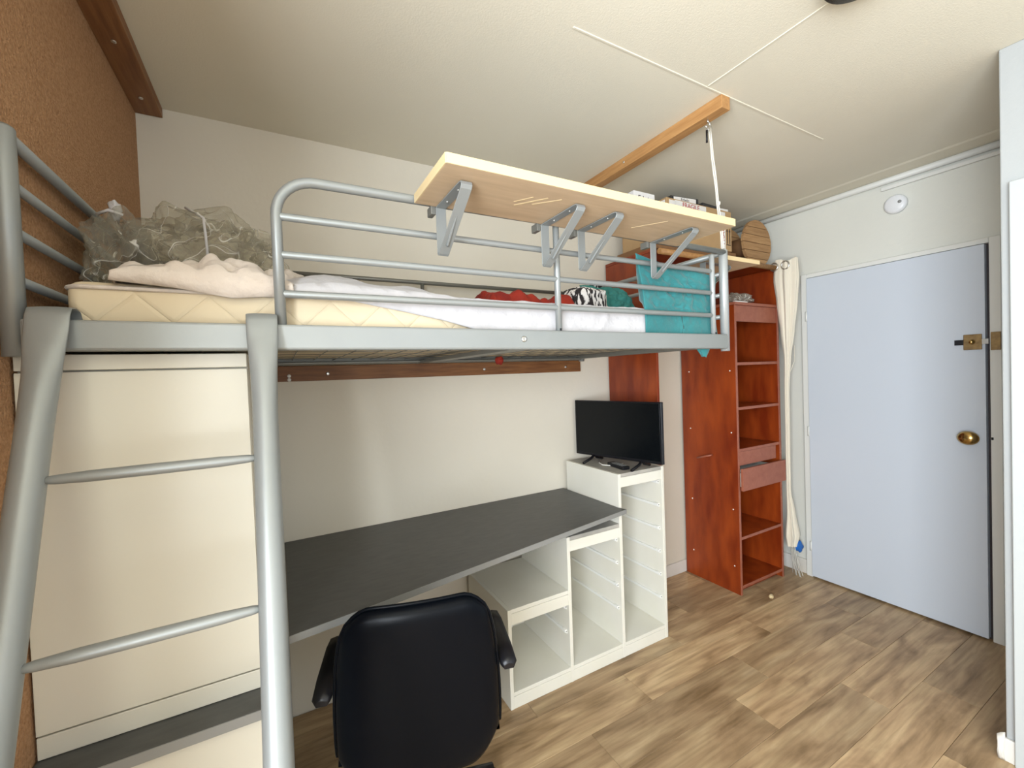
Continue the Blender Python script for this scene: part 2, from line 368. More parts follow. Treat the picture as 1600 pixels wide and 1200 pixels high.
# pipes along the top of the door wall
o = rod('ceiling_pipe', [(3.198, YB, 2.538), (3.198, 1.4, 2.538), (3.198, .49, 2.538)], .018, trim_m, n=16)
tag(o, 'long white painted pipe running under the ceiling above the entrance door', 'pipe')
o = box('cable_trunking', (3.200, .49, 2.488), (3.218, 1.16, 2.508), trim_m); tag(o, 'short white cable trunking below the ceiling pipe, right of the smoke detector', 'trunking')
bm = BM(); prism(bm, [(3.218, 2.56), (3.05, 2.56), (3.07, 2.556), (3.16, 2.554), (3.218, 2.556)], .5, YB, 'y'); struct(link('trim_2', bm, ceil_m))

# ------------------------------------------------------------------ wooden battens
t, add = W('ceiling_batten', 'dark stained wooden batten screwed into the corner of ceiling and brown wall', 'beam', (-.39, 1.6, H))
add(box('batten_wood', (XL, .66, 2.522), (-.347, YB-.004, H), oak_d, bevel=.002))
for y in (1.99, 1.70, 1.2): add(link('screw', lathe(BM(), [(.007, 2.522), (.007, 2.5195), (.004, 2.5185)], (-.388, y, 0), 'z', 12), steel))
t, add = W('ceiling_batten', 'honey pine batten on the ceiling holding the rope pulley hook', 'beam', (1.61, 1.6, H))
add(box('batten_wood', (1.588, 1.075, 2.507), (1.640, YB, H), pine, bevel=.002))
for y in (1.62,): add(link('screw', lathe(BM(), [(.006, 0), (.006, -.002), (.003, -.003)], (1.588, y, 2.535), 'x', 12), steel))
hk = add(link('hook', tube(BM(), [(1.61, 1.155, 2.51), (1.61, 1.155, 2.497)] + arc((1.61, 1.155, 2.482), .014, PI/2, -PI*.9, 12), .0035, 8), steel))
t, add = W('wall_batten', 'dark brown wooden batten on the back wall just under the loft bed', 'beam', (.8, YB, 1.48))
add(box('batten_wood', (-.05, YB-.028, 1.481), (1.632, YB, 1.548), pine_x, bevel=.002))
for x in (.20, .98, 1.52): add(link('screw', lathe(BM(), [(.008, YB-.028), (.008, YB-.031), (.004, YB-.032)], (x, 0, 1.511), 'y', 14), steel))
for z in (1.489, 1.505): add(link('paint_blob', lathe(BM(), [(.008, YB-.028), (.007, YB-.031), (.002, YB-.032)], (.045, 0, z), 'y', 12), paper))

# ------------------------------------------------------------------ cabinet column in the left corner
t, add = W('base_cabinet', 'low white cabinet with dark grey worktop behind the ladder foot', 'cabinet', (-.2, 1.6, 0))
add(box('body', (XL+.002, 1.085, .07), (-.004, YB-.004, .756), white_lam)); add(box('plinth', (XL+.002, 1.12, 0), (-.004, YB-.004, .07), white_lam))
add(box('door', (XL+.006, 1.069, .075), (-.024, 1.085, .752), white_lam, bevel=.002)); add(box('side_panel', (-.022, 1.060, 0), (-.003, 1.085, .756), white_lam))
w = add(box('worktop', (XL+.002, 1.056, .757), (-.002, YB-.004, .779), desk_m, bevel=.001))
e = add(box('worktop_edge', (XL+.002, 1.0535, .7575), (-.002, 1.0565, .7785), desk_e, bevel=.0005))
t, add = W('wall_cupboard', 'tall white cupboard on the grey worktop, under the left end of the loft bed', 'cupboard', (-.24, 1.6, .78))
add(box('body', (XL+.002, 1.150, .780), (-.058, YB-.004, 1.546), white_lam))
add(box('door', (XL+.004, 1.130, .826), (-.059, 1.149, 1.512), white_lam, bevel=.0015))
add(box('bottom_rail', (XL+.004, 1.131, .780), (-.059, 1.149, .8225), white_lam, bevel=.0015))
add(box('top_rail', (XL+.004, 1.131, 1.5155), (-.059, 1.149, 1.546), white_lam, bevel=.0015))

# ------------------------------------------------------------------ desk
t, add = W('desk', 'long dark grey desk top narrowing to the right, fixed along the back wall', 'desk', (.7, 1.8, 0))
pts = [(-.001, YB-.003), (-.001, 1.320), (.246, 1.362), (.579, 1.424), (1.508, 1.594), (1.494, 1.633), (1.490, YB-.003)]
add(link('desk_top', prism(BM(), pts, .757, .779), desk_m, bevel=.001))
bm = BM(); q = [(-.001, 1.3175), (.246, 1.3595), (.579, 1.4215), (1.508, 1.5915)]
prism(bm, q + [(a, b+.003) for a, b in q[::-1]], .7575, .7785); add(link('edge_strip', bm, desk_e))
add(box('wall_cleat', (.02, YB-.035, .70), (1.13, YB-.003, .756), white_lam))

# ------------------------------------------------------------------ stepped storage frame
t, add = W('storage_frame', 'white stepped storage frame with three open columns of drawer runners', 'storage frame', (1.33, 1.85, 0))
FX = (.837, 1.165, 1.497, 1.827); FH = (.443, .695, .948); y0, y1 = 1.634, 2.076; th = .018
heights = (FH[0], FH[1], FH[2], FH[2])
for i, x in enumerate(FX):
    xa = x if i < 3 else x-th
    add(box('side_panel', (xa, y0, 0), (xa+th, y1, heights[i]), white_tray))
for i in range(3):
    xa, xb, h = FX[i]+th, FX[i+1] - (th if i == 2 else 0), FH[i]
    add(box('top_board', (xa, y0+.002, h-th), (xb, y1, h), dusty if i else white_tray))
    add(box('front_rail', (xa, y0+.001, h-.070), (xb, y0+.014, h-th-.001), white_tray))
    add(box('base_board', (xa, y0+.002, .055), (xb, y1, .072), white_tray))
    add(box('plinth_rail', (xa, y0+.001, 0), (xb, y0+.014, .054), white_tray))
    add(box('back_panel', (xa, y1-.006, .072), (xb, y1, h-th), white_tray))
    n = (2, 4, 6)[i]; zs = [h-.078-.118*k for k in range(n)] if i else [h-.078, h-.195]
    zs = [h-.085-(.128 if i == 2 else .118)*k for k in range(n)]
    for z in zs:
        for side in (0, 1):
            xx = xa if side == 0 else xb
            s = 1 if side == 0 else -1
            bm = BM(); x_in = xx+s*.010
            bx(bm, (min(xx, x_in), y0+.02, z-.005), (max(xx, x_in), y1-.03, z+.001))
            bx(bm, (min(xx, xx+s*.004), y0+.02, z-.014), (max(xx, xx+s*.004), y1-.03, z-.004))
            bx(bm, (min(xx, xx+s*.014), y0+.02, z-.006), (max(xx, xx+s*.014), y0+.045, z+.006))
            add(link('drawer_runner', bm, runner_m, bevel=.001))
for x, z in ((1.830, .5), (1.170, .35)): pass

# ------------------------------------------------------------------ wardrobe
t, add = W('wardrobe', 'reddish cherry wardrobe with tall open shelf column and hanging space', 'wardrobe', (2.45, 1.9, 0))
WY = YB-.016
WX0, WX1, WX2 = 1.868, 2.553, 3.040
add(box('left_panel', (WX0, 1.70, 0), (WX0+.018, WY, 2.137), cherry))
def wpanel(nm, a, b_, m=cherry): return add(box(nm, a, b_, m, bevel=.001))
sp = wpanel('side_panel', (WX1, 1.682, 0), (WX1+.018, WY, 1.868)); wpanel('panel_edge', (WX1, 1.679, 0), (WX1+.018, 1.682, 1.868), cherry_edge)
wpanel('side_panel', (WX2-.018, 1.682, 0), (WX2, WY, 2.137)); wpanel('panel_edge', (WX2-.018, 1.679, 0), (WX2, 1.682, 2.137), cherry_edge)
wpanel('back_panel', (WX1+.018, WY-.006, .02), (WX2-.018, WY, 1.86)); wpanel('upper_back_panel', (WX0+.018, WY-.010, 1.86), (WX2-.018, WY, 2.137))
wpanel('top_board', (WX0, 1.72, 2.138), (WX2, WY, 2.156), cherry)
wpanel('column_top', (WX1-.004, 1.674, 1.869), (WX2-.018, WY-.01, 1.887), cherry_edge)
wpanel('top_rail', (WX1+.019, 1.684, 1.765), (WX2-.019, 1.70, 1.868), cherry_edge)
for z in (1.502, 1.214, .945, .374, .058):
    wpanel('shelf', (WX1+.018, 1.684, z-.018), (WX2-.018, WY-.006, z)); wpanel('shelf_edge', (WX1+.018, 1.681, z-.018), (WX2-.018, 1.684, z), cherry_edge)
wpanel('kick_board', (WX1+.018, 1.72, 0), (WX2-.018, 1.735, .04))
d = wpanel('drawer_front', (WX1+.020, 1.686, .836), (WX2-.055, 1.702, .925), cherry_edge)
for xa in (WX1+.03, WX2-.075): add(box('drawer_side', (xa, 1.702, .84), (xa+.015, 2.0, .90), cherry))
d = wpanel('drawer_front', (WX1+.008, 1.652, .680), (WX2-.0005, 1.668, .822), cherry_edge)
for nm, a, b_ in (('drawer_side', (WX1+.028, 1.668, .70), (WX1+.042, 2.0, .79)), ('drawer_side', (WX2-.045, 1.668, .70), (WX2-.031, 2.0, .79)), ('drawer_bottom', (WX1+.042, 1.668, .70), (WX2-.045, 2.0, .712)), ('drawer_back', (WX1+.042, 1.986, .712), (WX2-.045, 2.0, .79))): add(box(nm, a, b_, white_lam))
add(rod('panel_handle', [(WX1, 1.965, .852), (WX1-.022, 1.965, .852), (WX1-.022, 1.862, .884), (WX1, 1.862, .884)], .006, cherry_edge))
for y in (1.72, 2.03):
    for z in (.18, .55, 1.05, 1.45): add(link('screw_cap', lathe(BM(), [(.005, 0), (.004, -.0025), (.001, -.003)], (WX1, y, z), 'x', 10), paper))
o = box('paper_sheet', (WX1+.06, 1.69, .7125), (WX2-.18, 1.93, .80), paper); tag(o, 'sheet of white paper lying in the open wardrobe drawer', 'paper')

# curtain rod + curtain
o = rod('curtain_rod', [(1.885, 1.672, 2.133), (2.4, 1.668, 2.133), (2.985, 1.660, 2.133)], .0165, pine, n=16)
tag(o, 'round wooden curtain rod across the top front of the cherry wardrobe', 'curtain rod')
def interp(tab, z):
    for (a, b_) in zip(tab, tab[1:]):
        if a[0] >= z >= b_[0]:
            k = (a[0]-z)/(a[0]-b_[0]); k = k*k*(3-2*k)*.5+k*.5
            return [p+(q-p)*k for p, q in zip(a, b_)]
    return tab[-1] if z < tab[-1][0] else tab[0]
ctab = [(2.172, 3.000, 1.604, .030, .066), (2.05, 2.998, 1.604, .038, .070), (1.9, 3.012, 1.608, .036, .056), (1.7, 3.030, 1.618, .030, .036),
        (1.52, 3.048, 1.630, .017, .017), (1.3, 3.060, 1.645, .014, .012), (.6, 3.075, 1.655, .013, .012), (.44, 3.10, 1.655, .030, .02), (.28, 3.115, 1.655, .052, .035), (.21, 3.10, 1.655, .03, .025)]
def cfun(u, v):
    z = 2.172-(2.172-.21)*v; _, cx, cy, rx, ry = interp(ctab, z); a = u*2*PI
    k = 1+.16*math.sin(a*7+z*1.3)+.07*math.sin(a*13+2)
    return (cx+math.cos(a)*rx*k, cy+math.sin(a)*ry*k, z+ (.010*math.sin(a*3) if v < .01 else 0))
t, add = W('curtain', 'cream eyelet curtain bunched and knotted at the right end of the curtain rod', 'curtain', (3.0, 1.655, 2.13))
bm = BM(); surf(bm, 84, 90, cfun); bmesh.ops.remove_doubles(bm, verts=bm.verts, dist=.0002); add(link('fabric', bm, curt))
for cx, cy in ((2.948, 1.650), (2.962, 1.585)):
    pts = [(cx, cy+.024*math.cos(a), 2.133+.026*math.sin(a)) for a in [k*2*PI/24 for k in range(24)]]
    add(link('eyelet', tube(BM(), pts, .0045, 8, closed=True), steel))
add(rod('tie_cord', [(3.05, 1.626, 1.55), (3.085, 1.62, 1.64), (3.115, 1.618, 1.60), (3.115, 1.62, 1.50), (3.07, 1.624, 1.43)], .0022, curt, n=6))
bm = BM()
for k in range(9):
    a = k*.7; x = 3.10+.012*math.cos(a); y = 1.65+.012*math.sin(a)
    tube(bm, [(x, y, .215), (x+.01*math.sin(k), y-.01, .12), (x+.02*math.cos(k*2), y-.03*((k % 3)), .01+.002*k)], .0022, 5)
o = add(link('fringe', bm, fringe_m)); o['kind'] = 'stuff'
bm = BM(); bmesh.ops.create_icosphere(bm, subdivisions=3, radius=1)
for v in bm.verts:
    n_ = fbm(v.co, 1.6); v.co = Vector((3.145, 1.635, .205)) + Vector((v.co.x*.034, v.co.y*.022, v.co.z*.036))*(1+.35*n_)
for f in bm.faces: f.smooth = True
o = link('plastic_bag_knot', bm, blue_m); tag(o, 'crumpled blue plastic scrap caught at the bottom of the curtain', 'plastic scrap')

# ------------------------------------------------------------------ loft bed
BX0, BX1, BY0, BY1 = -.412, 1.612, 1.100, 2.050
t, add = W('loft_bed', 'silver painted tubular steel loft bed frame across the room', 'bed', (.6, 1.6, 1.55))
add(box('front_beam', (BX0+.014, BY0-.016, 1.550), (BX1-.008, BY0+.016, 1.608), silver, bevel=.005))
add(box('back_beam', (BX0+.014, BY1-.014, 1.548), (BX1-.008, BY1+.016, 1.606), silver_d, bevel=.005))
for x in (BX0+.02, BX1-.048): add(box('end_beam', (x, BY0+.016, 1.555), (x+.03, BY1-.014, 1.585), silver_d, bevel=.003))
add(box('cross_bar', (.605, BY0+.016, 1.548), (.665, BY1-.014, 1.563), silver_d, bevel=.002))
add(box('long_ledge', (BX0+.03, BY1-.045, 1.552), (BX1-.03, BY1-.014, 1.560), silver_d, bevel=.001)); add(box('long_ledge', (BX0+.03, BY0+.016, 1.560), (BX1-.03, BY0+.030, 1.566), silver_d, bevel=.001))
for k in range(25):
    x = BX0+.07+k*.08
    if .6 < x < .67: continue
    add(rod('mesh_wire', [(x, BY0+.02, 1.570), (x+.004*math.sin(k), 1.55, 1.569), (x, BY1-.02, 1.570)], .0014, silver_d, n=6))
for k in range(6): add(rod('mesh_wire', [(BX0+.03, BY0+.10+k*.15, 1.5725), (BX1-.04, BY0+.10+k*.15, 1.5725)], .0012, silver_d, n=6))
RZ = (1.942, 1.858, 1.772, 1.683)
def post(x, y, m): return add(rod('post', [(x, y, 1.541), (x, y, 1.95), (x, y, 1.953), (x, y, 1.957)], .017, m, n=18, radii=[.017, .017, .015, .010]))
for x in (BX0, BX1+.004):
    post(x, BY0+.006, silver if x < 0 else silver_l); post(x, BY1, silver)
    for z in RZ: add(rod('end_rail', [(x, BY0+.01, z), (x, BY1, z)], .0115 if z == RZ[0] else .0095, silver))
# guard: bent tube, lower rails, uprights
zt = 1.942; r0 = .085; x0 = .013
gl = [(x0, BY0, 1.605), (x0, BY0, zt-r0)] + [(x0+r0-r0*math.cos(a), BY0, zt-r0+r0*math.sin(a)) for a in [PI/2*k/10 for k in range(1, 11)]] + [(.8, BY0, zt+.004), (BX1, BY0, zt)]
add(rod('guard_tube', gl, .0115, silver, n=16))
for z in RZ[1:]:
    add(rod('guard_rail', [(x0, BY0, z-.004), (x0+.008, BY0, z-.004), (.775, BY0, z-.002), (1.520, BY0, z), (1.535, BY0, z)], .009, silver, radii=[.006, .009, .009, .009, .004]))
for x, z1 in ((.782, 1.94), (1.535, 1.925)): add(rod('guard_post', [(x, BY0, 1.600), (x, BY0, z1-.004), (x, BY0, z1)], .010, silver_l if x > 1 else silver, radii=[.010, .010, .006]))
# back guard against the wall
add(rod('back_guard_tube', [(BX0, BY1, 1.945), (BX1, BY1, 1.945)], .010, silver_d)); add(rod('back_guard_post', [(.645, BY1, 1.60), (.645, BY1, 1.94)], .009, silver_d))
add(link('bolt', lathe(BM(), [(.009, BY0-.016), (.009, BY0-.019), (.005, BY0-.021), (.003, BY0-.019)], (.643, 0, 1.580), 'y', 16), steel))
for x in (.782, 1.535, 1.555): add(link('bolt', lathe(BM(), [(.004, BY0-.010), (.003, BY0-.0125), (.001, BY0-.013)], (x, 0, 1.612 if x < 1.55 else 1.60), 'y', 10), black_metal))

# ladder
t, add = W('bed_ladder', 'silver steel ladder hooked over the front beam of the loft bed', 'ladder', (-.19, .7, 0))
def lad(z): return 1.058-.40*(1.56-z)
for x in (-.356, -.024):
    bm = BM(); n = 20; rings = []
    path = [(1.128, 1.585, 1), (1.127, 1.612, 1), (1.119, 1.626, 1), (1.100, 1.6305, 1), (1.080, 1.627, 1), (1.070, 1.613, 1), (1.064, 1.59, .95), (1.054, 1.565, .85), (1.045, 1.535, .60), (lad(1.50), 1.50, .32), (lad(1.44), 1.44, .08), (lad(1.38), 1.38, 0), (lad(1.0), 1.0, 0), (lad(.5), .5, 0), (lad(.012), .012, 0)]
    for i, (y, z, fl_) in enumerate(path):
        a = path[max(i-1, 0)]; b_ = path[min(i+1, len(path)-1)]; tv = Vector((0, b_[0]-a[0], b_[1]-a[1])).normalized(); nv = Vector((1, 0, 0)).cross(tv)
        w_, h_ = .0225+.0075*fl_, .0225*(1-fl_)+.0028*fl_
        rings.append([bm.verts.new(Vector((x, y, z)) + Vector((1, 0, 0))*w_*math.cos(2*PI*k/n) + nv*h_*math.sin(2*PI*k/n)) for k in range(n)])
    for A, B in zip(rings, rings[1:]):
        for k in range(n): bm.faces.new((A[k], A[(k+1) % n], B[(k+1) % n], B[k])).smooth = True
    bm.faces.new(rings[0]); bm.faces.new(rings[-1]); bmesh.ops.recalc_face_normals(bm, faces=bm.faces)
    add(link('ladder_rail', bm, silver))
    add(link('rubber_foot', tube(BM(), [(x, lad(.0), .0), (x, lad(.03), .03)], .025, 16), plast_b))
for z in (1.332, 1.082, .832, .582, .332):
    y = lad(z); bm = BM()
    tube(bm, [(-.338, y, z), (-.325, y, z), (-.28, y, z), (-.19, y, z), (-.10, y, z), (-.055, y, z), (-.042, y, z)], .01, 12, radii=[.006, .0085, .011, .0115, .011, .0085, .006])
    for v in bm.verts: v.co.z = z+(v.co.z-z)*(.9); 
    add(link('rung', bm, silver))

# ------------------------------------------------------------------ bedding
MX0, MX1, MY0, MY1, MZ0, MZ1 = -.355, 1.575, 1.140, 2.015, 1.577, 1.694
bm = BM(); bx(bm, (MX0, MY0, MZ0), (MX1, MY1, MZ1)); t, add = W('mattress', 'cream quilted mattress lying in the loft bed frame', 'mattress', (.6, 1.58, MZ0))
o = add(link('mattress_body', bm, quilt_m, bevel=.022, seg=4))
for p in o.data.polygons: p.use_smooth = True
pp = []
for cx, cy, a0 in ((MX1-.03, MY1-.03, 0), (MX0+.03, MY1-.03, PI/2), (MX0+.03, MY0+.03, PI), (MX1-.03, MY0+.03, 1.5*PI)):
    for k in range(6): a = a0+PI/2*k/5; pp.append((cx+.032*math.cos(a), cy+.032*math.sin(a), MZ1-.014))
add(link('piping', tube(BM(), pp, .0045, 8, closed=True), duvet_m))
def bound(x):   # lower limit of the sheet on the mattress front
    tab = [(-.31, 1.704), (-.27, 1.700), (-.17, 1.690), (-.08, 1.674), (0, 1.682), (.05, 1.684), (.15, 1.678), (.30, 1.655), (.425, 1.632), (.52, 1.608), (1.3, 1.600)]
    for (a, za), (b_, zb) in zip(tab, tab[1:]):
        if a <= x <= b_: return za+(zb-za)*(x-a)/(b_-a)
    return tab[0][1] if x < tab[0][0] else tab[-1][1]
def hump(x, c, w): return math.exp(-((x-c)/w)**2)
def sheet(u, v):
    x = -.02+u*1.29; zb = bound(x); top = MZ1+.006
    drop = max(0, top-zb); L = (1.95-(MY0-.004)); s = v*(L+drop)
    wr = .010*fbm((x*1.2, s*2.2, 3), 3)+.006*fbm((x, s, 9), 9)+.006*max(0, 1-7*abs(noise.noise(Vector((x*3.5+s*2, s*5-x*2, 7)))))
    hp = (.055*hump(x, .13, .13)+.03*hump(x, .34, .10))*hump(s, L-.10, .085)
    if s < L:
        y = 1.95-s; e = max(0, 1-(L-s)/.02)
        return (x, y - .004*e, top+abs(wr)*.8+hp-.003*e)
    return (x+.006*math.sin(s*40), MY0-.008-.003*math.sin(x*17)-.002*abs(fbm((x, s, 1), 12))-.005*max(0, 1-7*abs(noise.noise(Vector((x*3.5+s*2, s*5-x*2, 7))))), top-(s-L))
bm = BM(); surf(bm, 130, 90, sheet)
o = link('bed_sheet', bm, sheet_m); md = o.modifiers.new('s', 'SOLIDIFY'); md.thickness = .002
tag(o, 'white cotton sheet spread over the mattress and tucked behind the front beam', 'sheet')
def lump(name, label, cat, c, r, m, amp=.25, sc=2.2, seed=0, flat=.0, sub=5, exp=1.0, group=None, ridges=0, octs=4, crumple=0):
    bm = BM(); bmesh.ops.create_icosphere(bm, subdivisions=sub, radius=1)
    for v in bm.verts:
        d = v.co.copy(); n_ = fbm(d+Vector((seed, seed*.7, 0)), sc, octs)
        if crumple:
            dd = noise.voronoi(d*2.6+Vector((seed, 0, 0)))[0]; d2 = noise.voronoi(d*5.5+Vector((0, seed, 0)))[0]
            n_ += crumple*((dd[0])-.35)*2.2+crumple*.7*(d2[0]-.3)
        if ridges: n_ -= ridges*(1-abs(noise.noise(d*5+Vector((seed, 0, 0))))*3)
        p = Vector((math.copysign(abs(d.x)**exp, d.x)*r[0], math.copysign(abs(d.y)**exp, d.y)*r[1], math.copysign(abs(d.z)**exp, d.z)*r[2]))*(1+amp*n_)
        v.co = p+Vector(c)
        if flat and v.co.z < flat: v.co.z = flat+(v.co.z-flat)*.05
    for f in bm.faces: f.smooth = True
    o = link(name, bm, m)
    if label: tag(o, label, cat, group)
    return o
# crumpled duvet cover at the left end: folded cloth draping slightly over the front edge
def duvet(u, v):
    s = v
    k1 = min(s/.84, 1)
    x = -.292+u*.345+.02*(1-k1)*(1-2*u)+.012*math.sin(v*9)*(1 if u < .5 else -1)*abs(2*u-1); y = 1.45-.322*k1; zb = bound(x)-.004
    e = (min(1, u/.10)*min(1, (1-u)/.12)*min(1, v/.10))**.5
    h = .018*e+.034*hump(x, -.13, .13)*hump(y, 1.27, .085)*e+.020*hump(x, .0, .06)*hump(y, 1.36, .08)*e+.022*hump(x, -.17, .14)*hump(y, 1.19, .045)*e-.016*hump(y-1.225-.25*(x+.1), 0, .016)*e
    rad = math.atan2(y-1.27, x+.13)
    w = (.006*math.sin(rad*9+7*fbm((x, y, 5), 3))+.012*fbm((x*2.2, y*4.5, 2), 3.0))*e*min(1, math.hypot(x+.13, y-1.27)/.05)
    top = MZ1+.009; w = w*1.4+.012*e*max(0, 1-5*abs(noise.noise(Vector((x*9, y*13+x*5, 3)))))*(.4+.6*hump(y, 1.28, .12))
    if s < .84: return (x, y, max(top, top+h+w))
    k = (s-.84)/.16
    return (x, 1.128-.010*math.sin(k*PI)+.002*math.sin(x*40), top+.012*math.sin(k*PI)*(1-k)+h*(1-k)**3-(top-zb)*k)
bm = BM(); surf(bm, 120, 110, duvet)
o = link('duvet_cover', bm, duvet_m); md = o.modifiers.new('s', 'SOLIDIFY'); md.thickness = .004
tag(o, 'crumpled off-white duvet cover heaped at the left end of the mattress', 'duvet cover')
lump('folded_blanket', 'small pale folded blanket right of the clear plastic bag', 'blanket', (.02, 1.44, 1.752), (.085, .09, .050), duvet_m, .22, 1.6, 5)
# clear plastic bags
def bag(name, label, c, r, seed, strip):
    t, add = W(name, label, 'plastic bag', (c[0], c[1], c[2]-r[2]))
    add(lump('film', None, None, c, r, film_m, .26, 1.5, seed, sub=6, exp=.80, octs=2, crumple=.9))
    add(lump('inner_film', None, None, c, [q*.80 for q in r], film_m, .34, 2.2, seed+3, sub=6, exp=.85, octs=2, crumple=1.0))
    add(rod('seam_strip', strip, .0035, sheet_m, n=6)); return t
bag('plastic_bag', 'large clear plastic bag lying crumpled on the duvet cover', (-.155, 1.50, 1.842), (.150, .10, .102), 2.3,
    [(-.20, 1.45, 1.965), (-.155, 1.395, 1.925), (-.150, 1.380, 1.87), (-.148, 1.39, 1.79)])
t2 = bag('plastic_bag', 'upright clear plastic bag with white knotted top in the left bed corner', (-.330, 1.40, 1.795), (.052, .08, .090), 7.1,
    [(-.355, 1.345, 1.888), (-.33, 1.33, 1.896), (-.305, 1.335, 1.890)])
o = lump('knot', None, None, (-.330, 1.38, 1.912), (.012, .012, .022), sheet_m, .4, 2, 4, sub=3); place(t2, o); o.location = -Vector(t2.location)
# clothes and cushions
def garment(u, v):
    x = .665+u*.375; y = 1.33+v*.22; e = min(1, u/.06)*min(1, (1-u)/.06)*min(1, v/.15)*min(1, (1-v)/.15); e = max(0, e)**.5
    h = .058+.020*hump(u, .08, .07)+.024*hump(u, .96, .09)+.012*hump(u, .34, .1)+.012*fbm((x*3, y*3, 1), 4)+.006*math.sin(u*38+v*9)
    return (x, y+.01*math.sin(u*11), MZ1+.010+h*e)
bm = BM(); surf(bm, 90, 50, garment); o = link('garment', bm, red_m); md = o.modifiers.new('s', 'SOLIDIFY'); md.thickness = .004
tag(o, 'crumpled bright red garment lying on the white sheet', 'garment')
lump('fleece_throw', 'black and white patterned fleece bundled between red garment and cushions', 'fleece', (1.150, 1.43, 1.765), (.092, .08, .066), fleece_m, .10, 1.5, 3, exp=.62)
lump('soft_toy', 'small black and white soft bundle on top of the patterned fleece', 'soft toy', (1.290, 1.52, 1.868), (.028, .03, .024), fleece_m, .3, 2, 9, sub=4)
def cushion(name, label, c, ax, w, h, d, m, power=.42, seed=0, outline=None, tilt=0):
    """soft rectangular cushion; ax = unit vector of its width in the XY plane"""
    bm = BM(); ax = Vector(ax).normalized(); nz = Vector((0, 0, 1)).cross(ax)
    upv = (Vector((0, 0, 1))*math.cos(tilt)+nz*math.sin(tilt)); nn = nz*math.cos(tilt)-Vector((0, 0, 1))*math.sin(tilt)
    for sg in (1, -1):
        def f(u, v):
            a, b_ = u*2-1, v*2-1
            th_ = (max(0, 1-a*a)*max(0, 1-b_*b_))**power
            pin = 1-.07*(1-abs(b_)**2)*abs(a)**4; pin2 = 1-.07*(1-abs(a)**2)*abs(b_)**4
            wr = .008*fbm((a*1.5+seed, b_*1.5, sg), 2.5)*th_*2
            crease = .006*math.sin((a+b_*.5)*14+3*fbm((a, b_, seed), 2))*max(0, abs(b_)-.5)*th_
            return Vector(c)+ax*(a*w/2*pin)+upv*(b_*h/2*pin2)+nn*sg*(th_*d/2+wr+crease)
        surf(bm, 44, 36, f)
    bmesh.ops.remove_doubles(bm, verts=bm.verts, dist=.0008); bmesh.ops.recalc_face_normals(bm, faces=bm.faces)
    o = link(name, bm, m); tag(o, label, 'pillow' if name == 'pillow' else 'cushion'); return o
# the big pillow is squeezed between guard rail and mattress
bm = BM()
def pillow(u, v, sg):
    a, b_ = u*2-1, v*2-1
    zlo = 1.606; zhi = 1.862+.012*a*a-.020*a-.010*max(0, a)**3
    x = 1.372+a*.213*(1-.06*(1-b_*b_))+(-.020*b_ if a < 0 else 0)
    z = zlo+(zhi-zlo)*v
    th_ = (max(0, 1-a*a)*max(0, 1-abs(b_)**3))**.6
    front = 1.1140+.003*(1-th_); back = front+.003+th_*(.024 if z < 1.69 else min(.10, .024+(z-1.69)*1.6))
    wr = .007*fbm((a*2, b_*2, sg), 2.6)+.006*math.sin((a*.8+b_)*14+5*fbm((a, b_, 2), 1.8))*(.25+abs(a*b_))
    return (x, front+(max(0, .004+wr*1.6)+.012*max(0, 1-6*abs(noise.noise(Vector((a*2.2+b_*1.5, b_*3-a, 4)))))*(.35+.65*abs(b_)))*th_*(.25 if z < 1.705 else 1) if sg < 0 else back+max(0, wr)*th_+.004*th_, z)
for sg in (-1, 1): surf(bm, 60, 50, lambda u, v: pillow(u, v, sg))
# close the rim
bmesh.ops.remove_doubles(bm, verts=bm.verts, dist=.0005)
eb = [e for e in bm.edges if e.is_boundary]
try: bmesh.ops.bridge_loops(bm, edges=eb)
except Exception: pass
bmesh.ops.recalc_face_normals(bm, faces=bm.faces)
t, add = W('pillow', 'large bright turquoise pillow wedged upright against the right end of the guard rail', 'pillow', (1.37, 1.13, 1.60))
add(link('pillow_body', bm, teal_m, smooth=True))
bm = BM(); surf(bm, 12, 10, lambda u, v: (1.487+(u-.5)*(.17*(1-v)+.012)+.012*v, 1.124+.004*math.sin(u*6), 1.612-(1.612-1.520)*v+.004*math.sin(u*9)*(1-v)))
o = link('pillow_corner', bm, teal_m); md = o.modifiers.new('s', 'SOLIDIFY'); md.thickness = .008; add(o)
cushion('cushion', 'small dark green-teal cushion half hidden behind the large turquoise pillow', (1.36, 1.50, 1.785), (1, .1, 0), .30, .19, .09, teal_d, seed=3, tilt=.5)
lump('hanging_cloth', 'little red cloth knot poking down through the bed base', 'cloth', (.958, 1.86, 1.548), (.022, .02, .022), red_m, .3, 1.5, 6, sub=3)

